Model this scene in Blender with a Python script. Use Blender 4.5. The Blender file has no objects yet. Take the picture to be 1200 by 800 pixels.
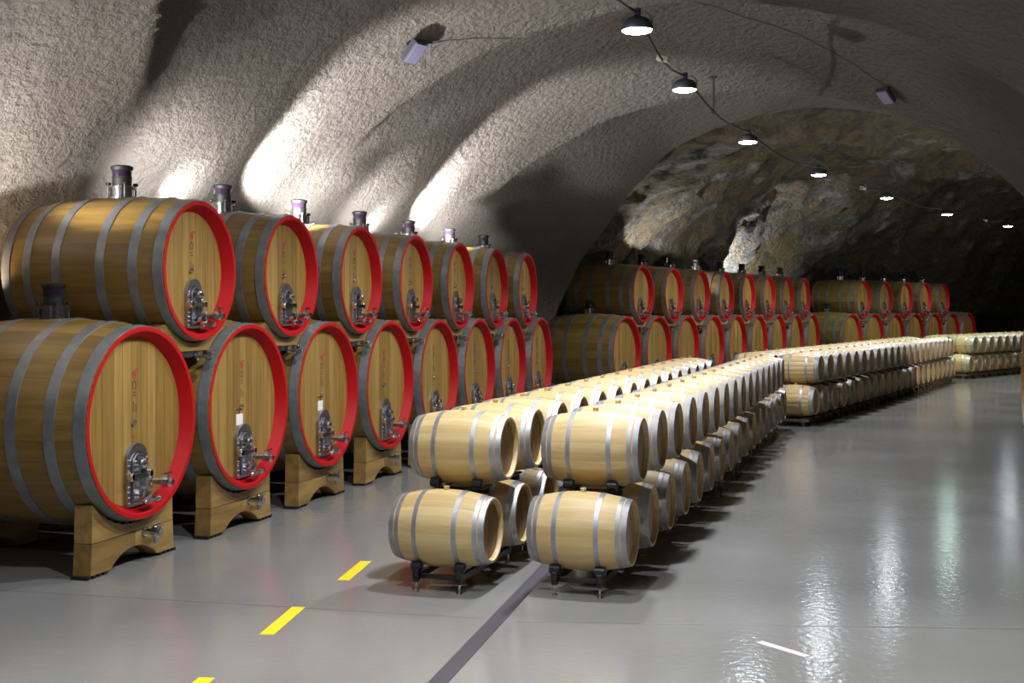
import bpy, math, random
from mathutils import Vector, noise
random.seed(7)
PI = math.pi
R = math.radians
SC = bpy.context.scene
COL = SC.collection

# ------------------------------------------------------------------ camera
cam_d = bpy.data.cameras.new('camera')
cam = bpy.data.objects.new('camera', cam_d)
COL.objects.link(cam)
cam.location = (0, 0, 2.5)
cam.rotation_euler = (R(90), 0.0035, 0)
cam_d.sensor_width = 36.0
cam_d.lens = 42.0
cam_d.shift_y = -34.8 / 1200
cam_d.clip_end = 300
SC.camera = cam

# ------------------------------------------------------------------ world, exposure
w = bpy.data.worlds.new('world')
SC.world = w
w.use_nodes = True
w.node_tree.nodes['Background'].inputs[0].default_value = (0.02, 0.02, 0.022, 1)
w.node_tree.nodes['Background'].inputs[1].default_value = 0.1
SC.view_settings.view_transform = 'Standard'
SC.view_settings.look = 'None'
SC.view_settings.gamma = 1.0
SC.view_settings.use_curve_mapping = False
SC.view_settings.exposure = 0.0
try:
    SC.cycles.use_denoising = True
    SC.cycles.max_bounces = 7
    SC.cycles.diffuse_bounces = 4
    SC.cycles.glossy_bounces = 4
    SC.cycles.sample_clamp_indirect = 6.0
    SC.cycles.blur_glossy = 0.6
    SC.cycles.caustics_reflective = False
    SC.cycles.caustics_refractive = False
except Exception:
    pass

# ------------------------------------------------------------------ tunnel axis
HEAD1, HEAD2, HEAD3 = 17.0, 30.2, 41.2


def heading(s):
    pts = [(-40, HEAD1), (13.5, HEAD1), (18.5, HEAD2), (35, HEAD2), (41, HEAD3), (60, HEAD3), (80, 62)]
    for (a, ha), (b, hb) in zip(pts, pts[1:]):
        if s <= b:
            t = max(0, (s - a) / (b - a))
            return R(ha + (hb - ha) * t)
    return R(pts[-1][1])


DS = 0.05
S0 = -26.0
PATH = []
_x, _y = -3.647, 11.859
_x -= 26.0 * math.sin(R(HEAD1))
_y -= 26.0 * math.cos(R(HEAD1))
_s = S0
while _s < 82:
    PATH.append((_x, _y))
    h = heading(_s + DS / 2)
    _x += DS * math.sin(h)
    _y += DS * math.cos(h)
    _s += DS


def at(s, u, z=0.0):
    """point at path length s, u metres right of the tunnel's centre line"""
    i = min(len(PATH) - 1, max(0, int(round((s - S0) / DS))))
    h = heading(s)
    d = 4.35 + u
    return Vector((PATH[i][0] + d * math.cos(h), PATH[i][1] - d * math.sin(h), z))


# ------------------------------------------------------------------ lights
LAMP_Z = 5.97
LAMP_XY = [(-6.3, -11.2), (-4.4, -5.0), (-2.45, 1.2), (-0.55, 7.4), (0.45, 10.9), (1.56, 14.78), (2.72, 18.76), (4.87, 24.6), (7.87, 30.6),
           (11.6, 36.95), (15.8, 43.36), (20.6, 49.6), (25.9, 55.4)]
LAMP_W = [300, 400, 450, 650, 800, 660, 620, 700, 850, 850, 850, 500, 150]


def spot_light(name, loc, power, color, size_deg, blend, radius, direction=(0, 0, -1)):
    d = bpy.data.lights.new(name, 'SPOT')
    d.energy = power
    d.color = color
    d.spot_size = R(size_deg)
    d.spot_blend = blend
    d.shadow_soft_size = radius
    o = bpy.data.objects.new(name, d)
    COL.objects.link(o)
    o.location = loc
    o.rotation_euler = Vector(direction).to_track_quat('-Z', 'Y').to_euler()
    return o


for i, ((x, y), pw) in enumerate(zip(LAMP_XY, LAMP_W)):
    spot_light('lamp_beam', (x, y, LAMP_Z - 0.1), pw, (0.80, 1.0, 0.90) if i == 10 else (0.96, 0.97, 1.0), 140, 0.38, 0.07)
# floodlight above the viewer, lighting the open floor in front
spot_light('flood_beam', (0.8, 4.36, 6.05), 1200, (1.0, 0.98, 0.95), 98, 0.22, 0.05)

# floodlights standing behind the casks, grazing the vault, plus added fill floods for the rock: s, u, z, aim s, aim u, aim z, power, cone, colour
UPLIGHTS = [
    (-0.8, -6.0, 3.2, -0.6, -5.2, 5.6, 560, 140, (1.0, 0.96, 0.95)),
    (-4.0, -6.0, 3.5, -2.6, -5.6, 5.2, 1100, 104, (1.0, 0.96, 0.95)),
    (0.0, -6.6, 2.6, 0.35, -6.75, 4.0, 150, 130, (1.0, 0.76, 0.52)),
    (4.2, -5.4, 3.74, 8.2, -4.4, 6.9, 1700, 100, (1.0, 0.96, 0.97)),
    (10.5, -5.4, 3.74, 14.5, -4.4, 6.9, 1700, 100, (1.0, 0.96, 0.97)),
    (2.10, -5.3, 3.70, 3.00, -6.2, 4.9, 310, 140, (1.0, 0.96, 0.95)),
    (3.15, -5.95, 3.80, 3.70, -6.2, 4.9, 150, 128, (1.0, 0.96, 0.95)),
    (6.30, -5.3, 3.70, 7.20, -6.2, 4.9, 310, 140, (1.0, 0.96, 0.95)),
    (8.40, -5.3, 3.70, 9.30, -6.2, 4.9, 310, 140, (1.0, 0.96, 0.95)),
    (9.45, -5.95, 3.80, 10.0, -6.2, 4.9, 150, 128, (1.0, 0.96, 0.95)),
    (12.60, -5.3, 3.70, 13.50, -6.2, 4.75, 120, 128, (1.0, 0.96, 0.95)),
    (20.5, -6.0, 3.5, 24.0, -5.0, 6.2, 420, 150, (1.0, 0.94, 0.90)),
    (26.0, -6.2, 3.5, 27.0, -4.0, 7.2, 500, 150, (1.0, 0.94, 0.88)),  # added fill so the bare rock shows
    (34.5, -6.4, 3.5, 35.5, -7.3, 4.9, 800, 120, (0.95, 0.97, 1.0)),
    (37.8, -6.5, 2.0, 38.2, -8.4, 3.4, 300, 130, (1.0, 0.88, 0.32)),
    (43.0, -5.0, 3.6, 46.0, -3.0, 7.0, 1100, 150, (0.98, 0.95, 0.82)),  # added fill, lifts the dim rock at the far right
    (30.0, 6.6, 1.0, 33.0, 3.0, 7.0, 900, 150, (1.0, 0.95, 0.85)),  # added fill opposite the casks, brightens the right-hand rock
]
for (s, u, z, s2, u2, z2, pw, cone, colr) in UPLIGHTS:
    a, b = at(s, u, z), at(s2, u2, z2)
    spot_light('flood_beam', a, pw, colr, cone, 0.9 if pw < 320 else (0.45 if pw == 1700 else 0.15), 0.05, b - a)

# ------------------------------------------------------------------ materials


def new_mat(name):
    m = bpy.data.materials.new(name)
    m.use_nodes = True
    nt = m.node_tree
    b = nt.nodes['Principled BSDF']
    return m, nt, b


def simple(name, col, rough=0.5, metal=0.0, emit=None, estr=0.0):
    m, nt, b = new_mat(name)
    b.inputs['Base Color'].default_value = (*col, 1)
    b.inputs['Roughness'].default_value = rough
    b.inputs['Metallic'].default_value = metal
    if emit:
        b.inputs['Emission Color'].default_value = (*emit, 1)
        b.inputs['Emission Strength'].default_value = estr
    return m


def node(nt, typ, **kw):
    n = nt.nodes.new(typ)
    for k, v in kw.items():
        if k.startswith('i_'):
            n.inputs[k[2:].replace('_', ' ')].default_value = v
        else:
            setattr(n, k, v)
    return n


def ramp(nt, stops):
    r = nt.nodes.new('ShaderNodeValToRGB')
    el = r.color_ramp.elements
    while len(el) < len(stops):
        el.new(0.5)
    for e, (p, c) in zip(el, stops):
        e.position = p
        e.color = (*c, 1)
    return r


def wood(name, dark, mid, light, scale, rough=0.45, grain=0.35):
    """wood whose grain runs along the axis with the small scale; each piece gets its own tone"""
    m, nt, b = new_mat(name)
    tc = node(nt, 'ShaderNodeTexCoord')
    oi = node(nt, 'ShaderNodeObjectInfo')
    at_ = node(nt, 'ShaderNodeAttribute', attribute_name='tint')
    mp = node(nt, 'ShaderNodeMapping')
    mp.inputs['Scale'].default_value = scale
    off = node(nt, 'ShaderNodeVectorMath', operation='SCALE')
    cx = node(nt, 'ShaderNodeCombineXYZ')
    add = node(nt, 'ShaderNodeMath', operation='ADD')
    L = nt.links.new
    L(oi.outputs['Random'], add.inputs[0])
    L(at_.outputs['Fac'], add.inputs[1])
    fr = node(nt, 'ShaderNodeMath', operation='FRACT')
    L(add.outputs[0], fr.inputs[0])
    for k in range(3):
        L(add.outputs[0], cx.inputs[k])
    off.inputs['Scale'].default_value = 17.0
    L(cx.outputs[0], off.inputs[0])
    L(off.outputs[0], mp.inputs['Location'])
    L(tc.outputs['Object'], mp.inputs['Vector'])
    n1 = node(nt, 'ShaderNodeTexNoise')
    n1.inputs['Scale'].default_value = 1.0
    n1.inputs['Detail'].default_value = 5.0
    n1.inputs['Roughness'].default_value = 0.6
    L(mp.outputs[0], n1.inputs['Vector'])
    base = ramp(nt, [(0.0, dark), (0.5, mid), (1.0, light)])
    L(fr.outputs[0], base.inputs[0])
    gr = ramp(nt, [(0.3, (1 - grain,) * 3), (0.65, (1.06,) * 3)])
    L(n1.outputs['Fac'], gr.inputs[0])
    mx = node(nt, 'ShaderNodeMix', data_type='RGBA', blend_type='MULTIPLY')
    mx.inputs[0].default_value = 1.0
    L(base.outputs[0], mx.inputs[6])
    L(gr.outputs[0], mx.inputs[7])
    L(mx.outputs[2], b.inputs['Base Color'])
    b.inputs['Roughness'].default_value = rough
    bp = node(nt, 'ShaderNodeBump')
    bp.inputs['Strength'].default_value = 0.12
    bp.inputs['Distance'].default_value = 0.004
    L(n1.outputs['Fac'], bp.inputs['Height'])
    L(bp.outputs[0], b.inputs['Normal'])
    return m


M = {}
M['cask_stave'] = wood('cask_stave_oak', (0.195, 0.115, 0.026), (0.240, 0.145, 0.036), (0.285, 0.177, 0.048), (1.2, 14, 14), 0.42)
M['cask_head'] = wood('cask_head_oak', (0.245, 0.142, 0.030), (0.310, 0.186, 0.044), (0.385, 0.240, 0.066), (14, 16, 1.0), 0.42)
M['stand'] = wood('stand_oak', (0.255, 0.150, 0.036), (0.300, 0.180, 0.048), (0.345, 0.212, 0.062), (10, 1.2, 9), 0.55, 0.45)
M['barrique'] = wood('barrique_oak', (0.56, 0.39, 0.165), (0.62, 0.45, 0.205), (0.68, 0.52, 0.26), (1.5, 20, 20), 0.5, 0.16)
M['barrique_head'] = wood('barrique_head_oak', (0.34, 0.215, 0.11), (0.40, 0.26, 0.135), (0.47, 0.32, 0.17), (20, 24, 2), 0.5, 0.2)
M['rack_board'] = wood('rack_board', (0.10, 0.06, 0.03), (0.13, 0.08, 0.045), (0.16, 0.10, 0.055), (2, 14, 14), 0.6)
M['red'] = simple('red_paint', (0.44, 0.0015, 0.004), 0.55)
M['red'].node_tree.nodes['Principled BSDF'].inputs['Specular IOR Level'].default_value = 0.25
M['steel'] = simple('polished_steel', (0.62, 0.62, 0.64), 0.16, 1.0)
M['satin'] = simple('satin_steel', (0.42, 0.42, 0.45), 0.32, 1.0)
M['black'] = simple('black_steel', (0.012, 0.012, 0.014), 0.35)
M['rubber'] = simple('black_rubber', (0.006, 0.0055, 0.006), 0.6)
M['paper'] = simple('white_paper', (0.82, 0.80, 0.78), 0.7)
M['ink_red'] = simple('red_print', (0.42, 0.03, 0.03), 0.6)
M['ink_dark'] = simple('dark_print', (0.07, 0.045, 0.02), 0.6)
M['lamp_grey'] = simple('lamp_housing_grey', (0.10, 0.11, 0.13), 0.4, 0.6)
M['lens'] = simple('lamp_lens', (0.9, 0.95, 1.0), 0.3, 0, (0.88, 0.95, 1.0), 140.0)
M['lens_green'] = simple('lamp_lens_green', (0.9, 1.0, 0.95), 0.3, 0, (0.70, 1.0, 0.88), 140.0)
M['cable'] = simple('dark_cable', (0.05, 0.045, 0.04), 0.6)
M['yellow'] = simple('yellow_paint', (0.80, 0.66, 0.02), 0.45)
M['pale_tape'] = simple('pale_tape', (0.62, 0.55, 0.52), 0.5)
M['pale_box'] = simple('pale_plastic', (0.62, 0.55, 0.52), 0.5)
M['flood_glass'] = simple('flood_glass', (0.20, 0.20, 0.32), 0.12)
M['joint'] = simple('floor_joint', (0.16, 0.16, 0.15), 0.5)

# dark glass of the airlocks
m, nt, b = new_mat('smoky_glass')
b.inputs['Base Color'].default_value = (0.022, 0.014, 0.026, 1)
b.inputs['Roughness'].default_value = 0.08
b.inputs['Coat Weight'].default_value = 0.6
M['smoky'] = m


def hoop_mat(name, c1, c2, rough):
    m, nt, b = new_mat(name)
    L = nt.links.new
    tc = node(nt, 'ShaderNodeTexCoord')
    n = node(nt, 'ShaderNodeTexNoise')
    n.inputs['Scale'].default_value = 9.0
    n.inputs['Detail'].default_value = 4.0
    L(tc.outputs['Object'], n.inputs['Vector'])
    r = ramp(nt, [(0.3, c1), (0.7, c2)])
    L(n.outputs['Fac'], r.inputs[0])
    L(r.outputs[0], b.inputs['Base Color'])
    b.inputs['Metallic'].default_value = 0.75
    b.inputs['Roughness'].default_value = rough
    return m


M['hoop'] = hoop_mat('galvanised_hoop', (0.24, 0.255, 0.27), (0.33, 0.345, 0.36), 0.48)
M['small_hoop'] = hoop_mat('bright_hoop', (0.33, 0.34, 0.375), (0.43, 0.44, 0.475), 0.5)


def shotcrete(name, cols, bump, scale=7.0, dist=0.12):
    m, nt, b = new_mat(name)
    L = nt.links.new
    tc = node(nt, 'ShaderNodeTexCoord')
    big = node(nt, 'ShaderNodeTexNoise')
    big.inputs['Scale'].default_value = 0.35
    big.inputs['Detail'].default_value = 6.0
    L(tc.outputs['Object'], big.inputs['Vector'])
    r = ramp(nt, cols)
    L(big.outputs['Fac'], r.inputs[0])
    L(r.outputs[0], b.inputs['Base Color'])
    fine = node(nt, 'ShaderNodeTexNoise')
    fine.inputs['Scale'].default_value = scale
    fine.inputs['Detail'].default_value = 7.0
    fine.inputs['Roughness'].default_value = 0.68
    L(tc.outputs['Object'], fine.inputs['Vector'])
    bp = node(nt, 'ShaderNodeBump')
    bp.inputs['Strength'].default_value = bump
    bp.inputs['Distance'].default_value = dist
    L(fine.outputs['Fac'], bp.inputs['Height'])
    L(bp.outputs[0], b.inputs['Normal'])
    b.inputs['Roughness'].default_value = 0.9
    b.inputs['Specular IOR Level'].default_value = 0.2
    return m


M['vault'] = shotcrete('sprayed_concrete', [(0.3, (0.235, 0.210, 0.180)), (0.7, (0.315, 0.290, 0.260))], 1.0, 7.0, 0.55)
M['rock'] = shotcrete('bare_rock', [(0.30, (0.075, 0.074, 0.068)), (0.43, (0.16, 0.15, 0.125)), (0.49, (0.26, 0.21, 0.135)), (0.54, (0.13, 0.13, 0.118)), (0.66, (0.42, 0.41, 0.385))], 1.0, 3.5, 0.7)
nt = M['rock'].node_tree
nt.nodes['Noise Texture'].inputs['Scale'].default_value = 0.55
nt.nodes['Noise Texture'].inputs['Detail'].default_value = 12.0
nt.nodes['Noise Texture'].inputs['Roughness'].default_value = 0.68
nt.nodes['Noise Texture'].inputs['Distortion'].default_value = 0.8

m, nt, b = new_mat('grey_epoxy_floor')
L = nt.links.new
tc = node(nt, 'ShaderNodeTexCoord')
n1 = node(nt, 'ShaderNodeTexNoise')
n1.inputs['Scale'].default_value = 0.45
n1.inputs['Detail'].default_value = 5.0
L(tc.outputs['Object'], n1.inputs['Vector'])
r = ramp(nt, [(0.3, (0.215, 0.215, 0.21)), (0.7, (0.265, 0.262, 0.258))])
L(n1.outputs['Fac'], r.inputs[0])
L(r.outputs[0], b.inputs['Base Color'])
rr = ramp(nt, [(0.3, (0.11,) * 3), (0.7, (0.17,) * 3)])
L(n1.outputs['Fac'], rr.inputs[0])
L(rr.outputs[0], b.inputs['Roughness'])
n2 = node(nt, 'ShaderNodeTexNoise')
n2.inputs['Scale'].default_value = 14.0
n2.inputs['Detail'].default_value = 3.0
L(tc.outputs['Object'], n2.inputs['Vector'])
bp = node(nt, 'ShaderNodeBump')
bp.inputs['Strength'].default_value = 0.35
bp.inputs['Distance'].default_value = 0.008
L(n2.outputs['Fac'], bp.inputs['Height'])
L(bp.outputs[0], b.inputs['Normal'])
M['floor'] = m

m, nt, b = new_mat('drain_grating')
b.inputs['Base Color'].default_value = (0.085, 0.078, 0.095, 1)
b.inputs['Metallic'].default_value = 0.5
b.inputs['Roughness'].default_value = 0.45
M['drain'] = m

# ------------------------------------------------------------------ mesh helpers


class MB:
    """collects shapes and turns them into one mesh"""

    def __init__(self):
        self.v, self.f, self.mi, self.t, self.sm = [], [], [], [], []

    def add(self, verts, faces, mi=0, tint=0.0, smooth=True):
        o = len(self.v)
        self.v += [tuple(p) for p in verts]
        self.f += [tuple(i + o for i in f) for f in faces]
        self.mi += [mi] * len(faces)
        self.sm += [smooth] * len(faces)
        self.t += [tint] * len(verts)

    def lathe(self, prof, n, axis='x', centre=(0, 0, 0), mi=0, cap0=False, cap1=False, smooth=True, tint=0.0):
        """profile of (a, r) around an axis through centre"""
        vs = []
        cx, cy, cz = centre
        for a, r in prof:
            for k in range(n):
                t = 2 * PI * k / n
                p, q = r * math.cos(t), r * math.sin(t)
                if axis == 'x':
                    vs.append((cx + a, cy + p, cz + q))
                elif axis == 'z':
                    vs.append((cx + p, cy + q, cz + a))
                else:
                    vs.append((cx + q, cy + a, cz + p))
        fs = []
        for i in range(len(prof) - 1):
            for k in range(n):
                k2 = (k + 1) % n
                fs.append((i * n + k, i * n + k2, (i + 1) * n + k2, (i + 1) * n + k))
        self.add(vs, fs, mi, tint, smooth)
        b0 = len(self.v) - len(vs)
        if cap0:
            self.f.append(tuple(b0 + k for k in range(n))[::-1]); self.mi.append(mi); self.sm.append(False)
        if cap1:
            e = b0 + (len(prof) - 1) * n
            self.f.append(tuple(e + k for k in range(n))); self.mi.append(mi); self.sm.append(False)

    def box(self, c, s, mi=0, bev=0.0):
        x, y, z = (d / 2 for d in s)
        if bev <= 0:
            vs = [(c[0] + i * x, c[1] + j * y, c[2] + k * z) for i in (-1, 1) for j in (-1, 1) for k in (-1, 1)]
            fs = [(0, 1, 3, 2), (4, 6, 7, 5), (0, 4, 5, 1), (2, 3, 7, 6), (0, 2, 6, 4), (1, 5, 7, 3)]
            self.add(vs, fs, mi, 0, False)
        else:
            # chamfered: outline in yz, extruded along x with shrunken caps
            out = [(-y + bev, -z), (y - bev, -z), (y, -z + bev), (y, z - bev), (y - bev, z), (-y + bev, z), (-y, z - bev), (-y, -z + bev)]
            self.prism([(c[1] + p, c[2] + q) for p, q in out], c[0] - x, c[0] + x, mi, bev, (c[1], c[2]))

    def prism(self, poly, x0, x1, mi=0, bev=0.0, ctr=None, tint=0.0, axis='x'):
        """polygon in (y, z) extruded along x; with a small chamfer on both rims"""
        n = len(poly)
        if ctr is None:
            ctr = (sum(p[0] for p in poly) / n, sum(p[1] for p in poly) / n)

        def shrink(p):
            dx, dy = ctr[0] - p[0], ctr[1] - p[1]
            d = math.hypot(dx, dy) or 1
            return (p[0] + dx / d * bev, p[1] + dy / d * bev)
        rings = []
        if bev > 0:
            rings = [(x0, [shrink(p) for p in poly]), (x0 + bev, poly), (x1 - bev, poly), (x1, [shrink(p) for p in poly])]
        else:
            rings = [(x0, poly), (x1, poly)]
        vs = [(x, p[0], p[1]) for x, ps in rings for p in ps]
        if axis == 'z':
            vs = [(p[1], p[2], p[0]) for p in vs]
        fs = []
        for i in range(len(rings) - 1):
            for k in range(n):
                k2 = (k + 1) % n
                fs.append((i * n + k, i * n + k2, (i + 1) * n + k2, (i + 1) * n + k))
        fs.append(tuple(range(n))[::-1])
        fs.append(tuple((len(rings) - 1) * n + k for k in range(n)))
        self.add(vs, fs, mi, tint, False)

    def tube(self, pts, r, n=8, mi=0):
        pts = [Vector(p) for p in pts]
        vs = []
        for i, p in enumerate(pts):
            d = (pts[min(i + 1, len(pts) - 1)] - pts[max(i - 1, 0)]).normalized()
            a = d.orthogonal().normalized() if abs(d.z) > 0.95 else d.cross(Vector((0, 0, 1))).normalized()
            b = d.cross(a)
            for k in range(n):
                t = 2 * PI * k / n
                vs.append(p + a * (r * math.cos(t)) + b * (r * math.sin(t)))
        fs = []
        for i in range(len(pts) - 1):
            for k in range(n):
                k2 = (k + 1) % n
                fs.append((i * n + k, i * n + k2, (i + 1) * n + k2, (i + 1) * n + k))
        fs.append(tuple(range(n))[::-1])
        fs.append(tuple((len(pts) - 1) * n + k for k in range(n)))
        self.add(vs, fs, mi)

    def mesh(self, name, *mats, normals=None):
        me = bpy.data.meshes.new(name)
        me.from_pydata(self.v, [], self.f)
        for mm in mats:
            me.materials.append(M[mm] if isinstance(mm, str) else mm)
        me.polygons.foreach_set('material_index', self.mi)
        me.polygons.foreach_set('use_smooth', self.sm)
        if any(self.t):
            a = me.attributes.new('tint', 'FLOAT', 'POINT')
            a.data.foreach_set('value', self.t)
        me.update()
        me.set_sharp_from_angle(angle=R(38))
        # outward normals
        import bmesh
        bm = bmesh.new()
        bm.from_mesh(me)
        bmesh.ops.recalc_face_normals(bm, faces=bm.faces)
        bm.to_mesh(me)
        bm.free()
        if normals:
            me.normals_split_custom_set_from_vertices(normals)
        return me


def link(name, me, parent=None, loc=(0, 0, 0), rot=(0, 0, 0)):
    o = bpy.data.objects.new(name, me)
    COL.objects.link(o)
    o.location = loc
    o.rotation_euler = rot
    if parent:
        o.parent = parent
    return o


def tag(o, label, cat, group=None):
    o['label'] = label
    o['category'] = cat
    if group:
        o['group'] = group
    return o


def thing(name, label, cat, loc, rz=0, group=None):
    return tag(link(name, None, None, loc, (0, 0, rz)), label, cat, group)


def structure(name, me, parent=None):
    o = link(name, me, parent)
    if parent is None:
        o['kind'] = 'structure'
    return o


ORD = ['first', 'second', 'third', 'fourth', 'fifth', 'sixth', 'seventh', 'eighth', 'ninth', 'tenth', 'eleventh', 'twelfth',
       'thirteenth', 'fourteenth', 'fifteenth', 'sixteenth', 'seventeenth', 'eighteenth', 'nineteenth', 'twentieth',
       'twenty-first', 'twenty-second', 'twenty-third', 'twenty-fourth']

# ------------------------------------------------------------------ setting: floor
fl = MB()
fl.add([(-45, -25, 0), (75, -25, 0), (75, 95, 0), (-45, 95, 0), (-45, -25, -0.3), (75, -25, -0.3), (75, 95, -0.3), (-45, 95, -0.3)],
       [(0, 1, 2, 3), (7, 6, 5, 4), (0, 4, 5, 1), (1, 5, 6, 2), (2, 6, 7, 3), (3, 7, 4, 0)], smooth=False)
structure('floor', fl.mesh('floor', 'floor'))


def strip(p, q, width, z, h=0.004):
    """thin bar lying on the floor from p to q"""
    p, q = Vector((*p, 0)), Vector((*q, 0))
    d = (q - p).normalized()
    n = Vector((-d.y, d.x, 0)) * (width / 2)
    c = [p - n, q - n, q + n, p + n]
    vs = [(v.x, v.y, z) for v in c] + [(v.x, v.y, z + h) for v in c]
    fs = [(3, 2, 1, 0), (4, 5, 6, 7), (0, 1, 5, 4), (1, 2, 6, 5), (2, 3, 7, 6), (3, 0, 4, 7)]
    b = MB()
    b.add(vs, fs, smooth=False)
    return b


# ------------------------------------------------------------------ setting: vault


def smooth01(a, b, x):
    t = min(1, max(0, (x - a) / (b - a)))
    return t * t * (3 - 2 * t)


RIBS = [(-24, -12.5), (-12.5, -6.0), (-6.0, 0.7), (0.7, 6.7), (6.7, 14.0), (14.0, 22.0)]   # each blasting round flares outwards
SAW_H = 0.80
S_END = 19.6      # the sprayed lining stops here; bare rock beyond


def vault_point(s, phi):
    """phi 0 = left foot, pi = right foot"""
    wl = 7.6 - 0.9 * smooth01(14.5, S_END, s)
    wr = 7.0 - 0.3 * smooth01(14.5, S_END, s) + 1.3 * smooth01(R(150), R(168), phi)
    hc = 6.9
    c = math.cos(phi)
    u = -(wl if c > 0 else wr) * c
    z = hc * math.sin(phi)
    p = at(s, u, z)
    # radial direction (inwards negative)
    nrm = at(s, u * 1.01, z * 1.01 + 0.001) - p
    nrm.normalize()
    q = Vector((s, phi * 7, 0))
    saw = 0.0
    for a_, b_ in RIBS:
        if a_ == 0.7:
            a_ = 1.3 - 1.9 * smooth01(R(44), R(66), phi)
        if b_ == 0.7:
            b_ = 1.3 - 1.9 * smooth01(R(44), R(66), phi)
        if a_ <= s < b_:
            saw = smooth01(a_, a_ + 0.4, s) * (1 - ((s - a_) / (b_ - a_)) ** 1.6)
    saw *= SAW_H * smooth01(R(42), R(68), phi) * (1 - smooth01(R(120), R(165), phi))
    k = saw + 0.08 * noise.noise(q * 0.28) + 0.05 * noise.noise(q * 0.9 + Vector((9, 0, 0))) + 0.02 * noise.noise(q * 2.7)
    return p + nrm * k


def rock_point(s, phi):
    wl, wr, hc = 8.3, 8.0, 7.7
    c = math.cos(phi)
    u = -(wl if c > 0 else wr) * c
    z = hc * math.sin(phi)
    p = at(s, u, z)
    nrm = at(s, u * 1.01, z * 1.01 + 0.001) - p
    nrm.normalize()
    q = Vector((s, phi * 7.5, 3.0))
    k = 0.75 * noise.noise(q * 0.23) + 0.45 * noise.noise(q * 0.6) + 0.25 * noise.ridged_multi_fractal(q * 0.8, 1.0, 2.2, 4, 1.0, 2.0) * 0.5
    st = Vector((s + phi * 4, phi * 7.5 - s * 0.6, 5.0))
    k += 0.16 * noise.noise(q * 1.9) + 0.10 * noise.noise(st * 3.1) + 0.30 * abs(noise.noise(Vector((st.x * 0.3, st.y * 1.1, 2.0))))
    e = min(1.0, math.sin(phi) * 3 + 0.2)
    return p + nrm * (k * e + 0.15)


def sweep(fn, s0, s1, ds, nphi):
    n = int(round((s1 - s0) / ds)) + 1
    vs, fs = [], []
    for i in range(n):
        s = s0 + (s1 - s0) * i / (n - 1)
        for k in range(nphi + 1):
            v = fn(s, PI * k / nphi)
            if k in (0, nphi):
                v.z = -0.05
            vs.append(v)
    m1 = nphi + 1
    for i in range(n - 1):
        for k in range(nphi):
            fs.append((i * m1 + k, i * m1 + k + 1, (i + 1) * m1 + k + 1, (i + 1) * m1 + k))
    return vs, fs


va = MB()
vs, fs = sweep(vault_point, -24, S_END, 0.1, 130)
va.add(vs, fs)
# lip at the end of the lining: a band of sprayed concrete closing the gap to the rock
np_ = 131
ring0 = vs[-np_:]
lip, rk = [], []
for k in range(np_):
    p = rock_point(S_END + 0.1, PI * k / 130) if False else None
for k in range(np_):
    phi = PI * k / 130
    a = vault_point(S_END, phi)
    bq = vault_point(S_END + 0.45, phi)
    d = at(S_END, 0, 2.0)
    out = (bq - Vector((d.x, d.y, 1.5))).normalized()
    lip.append(bq + out * 0.22)
    rk.append(bq + out * 2.6)
va.add(list(ring0) + lip + rk, [(j * np_ + k, j * np_ + k + 1, (j + 1) * np_ + k + 1, (j + 1) * np_ + k) for j in range(2) for k in range(np_ - 1)])
vault = structure('ceiling', va.mesh('ceiling', 'vault'))

rb = MB()
vs, fs = sweep(rock_point, S_END - 0.3, 76, 0.2, 160)
rb.add(vs, fs)
structure('wall_far', rb.mesh('wall_far', 'rock'))

bw = MB()
a, c = at(-23.9, -9, 0), at(-23.9, 9, 0)
bw.add([(a.x, a.y, -0.05), (c.x, c.y, -0.05), (c.x, c.y, 9), (a.x, a.y, 9)], [(0, 1, 2, 3)], smooth=False)
structure('wall_back', bw.mesh('wall_back', 'vault'))
bw = MB()
a, c = at(75.8, -11, 0), at(75.8, 11, 0)
bw.add([(a.x, a.y, -0.05), (c.x, c.y, -0.05), (c.x, c.y, 10), (a.x, a.y, 10)], [(0, 1, 2, 3)], smooth=False)
structure('wall_end', bw.mesh('wall_end', 'rock'))

# drain channel, floor joints
dr = strip((-0.98, 6.0), (2.6, 21.6), 0.135, 0.001, 0.004)
drain = tag(link('floor_drain', dr.mesh('floor_drain', 'drain')), 'narrow dark slot drain running between the two nearest barrel rows', 'drain')
structure('trim_1', strip((-5.2, 10.94), (-0.12, 9.72), 0.012, 0.0005, 0.001).mesh('trim_1', 'joint'))
structure('trim_2', strip((0.02, 9.64), (6.5, 9.19), 0.012, 0.0005, 0.001).mesh('trim_2', 'joint'))

for (p, q, lab) in [((-1.585, 11.15), (-1.475, 12.0), 'yellow floor dash farthest from the viewer, beside the left barrel row'),
                    ((-1.916, 9.28), (-1.82, 10.14), 'yellow floor dash in the middle of the three'),
                    ((-2.19, 7.35), (-2.10, 8.19), 'yellow floor dash cut off by the lower photo edge')]:
    tag(link('floor_marking', strip(p, q, 0.115, 0.0005, 0.002).mesh('floor_marking', 'yellow')), lab, 'marking', 'yellow dashes painted on the floor')
tag(link('tape_strip', strip((1.86, 9.03), (2.13, 8.64), 0.07, 0.0005, 0.002).mesh('tape_strip', 'pale_tape')), 'pale worn tape strip on the grey floor at the bottom right', 'tape')

# ------------------------------------------------------------------ big casks


def prof_r(x, L, r0, r1):
    return r1 - (r1 - r0) * (2 * x / L) ** 2


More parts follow.
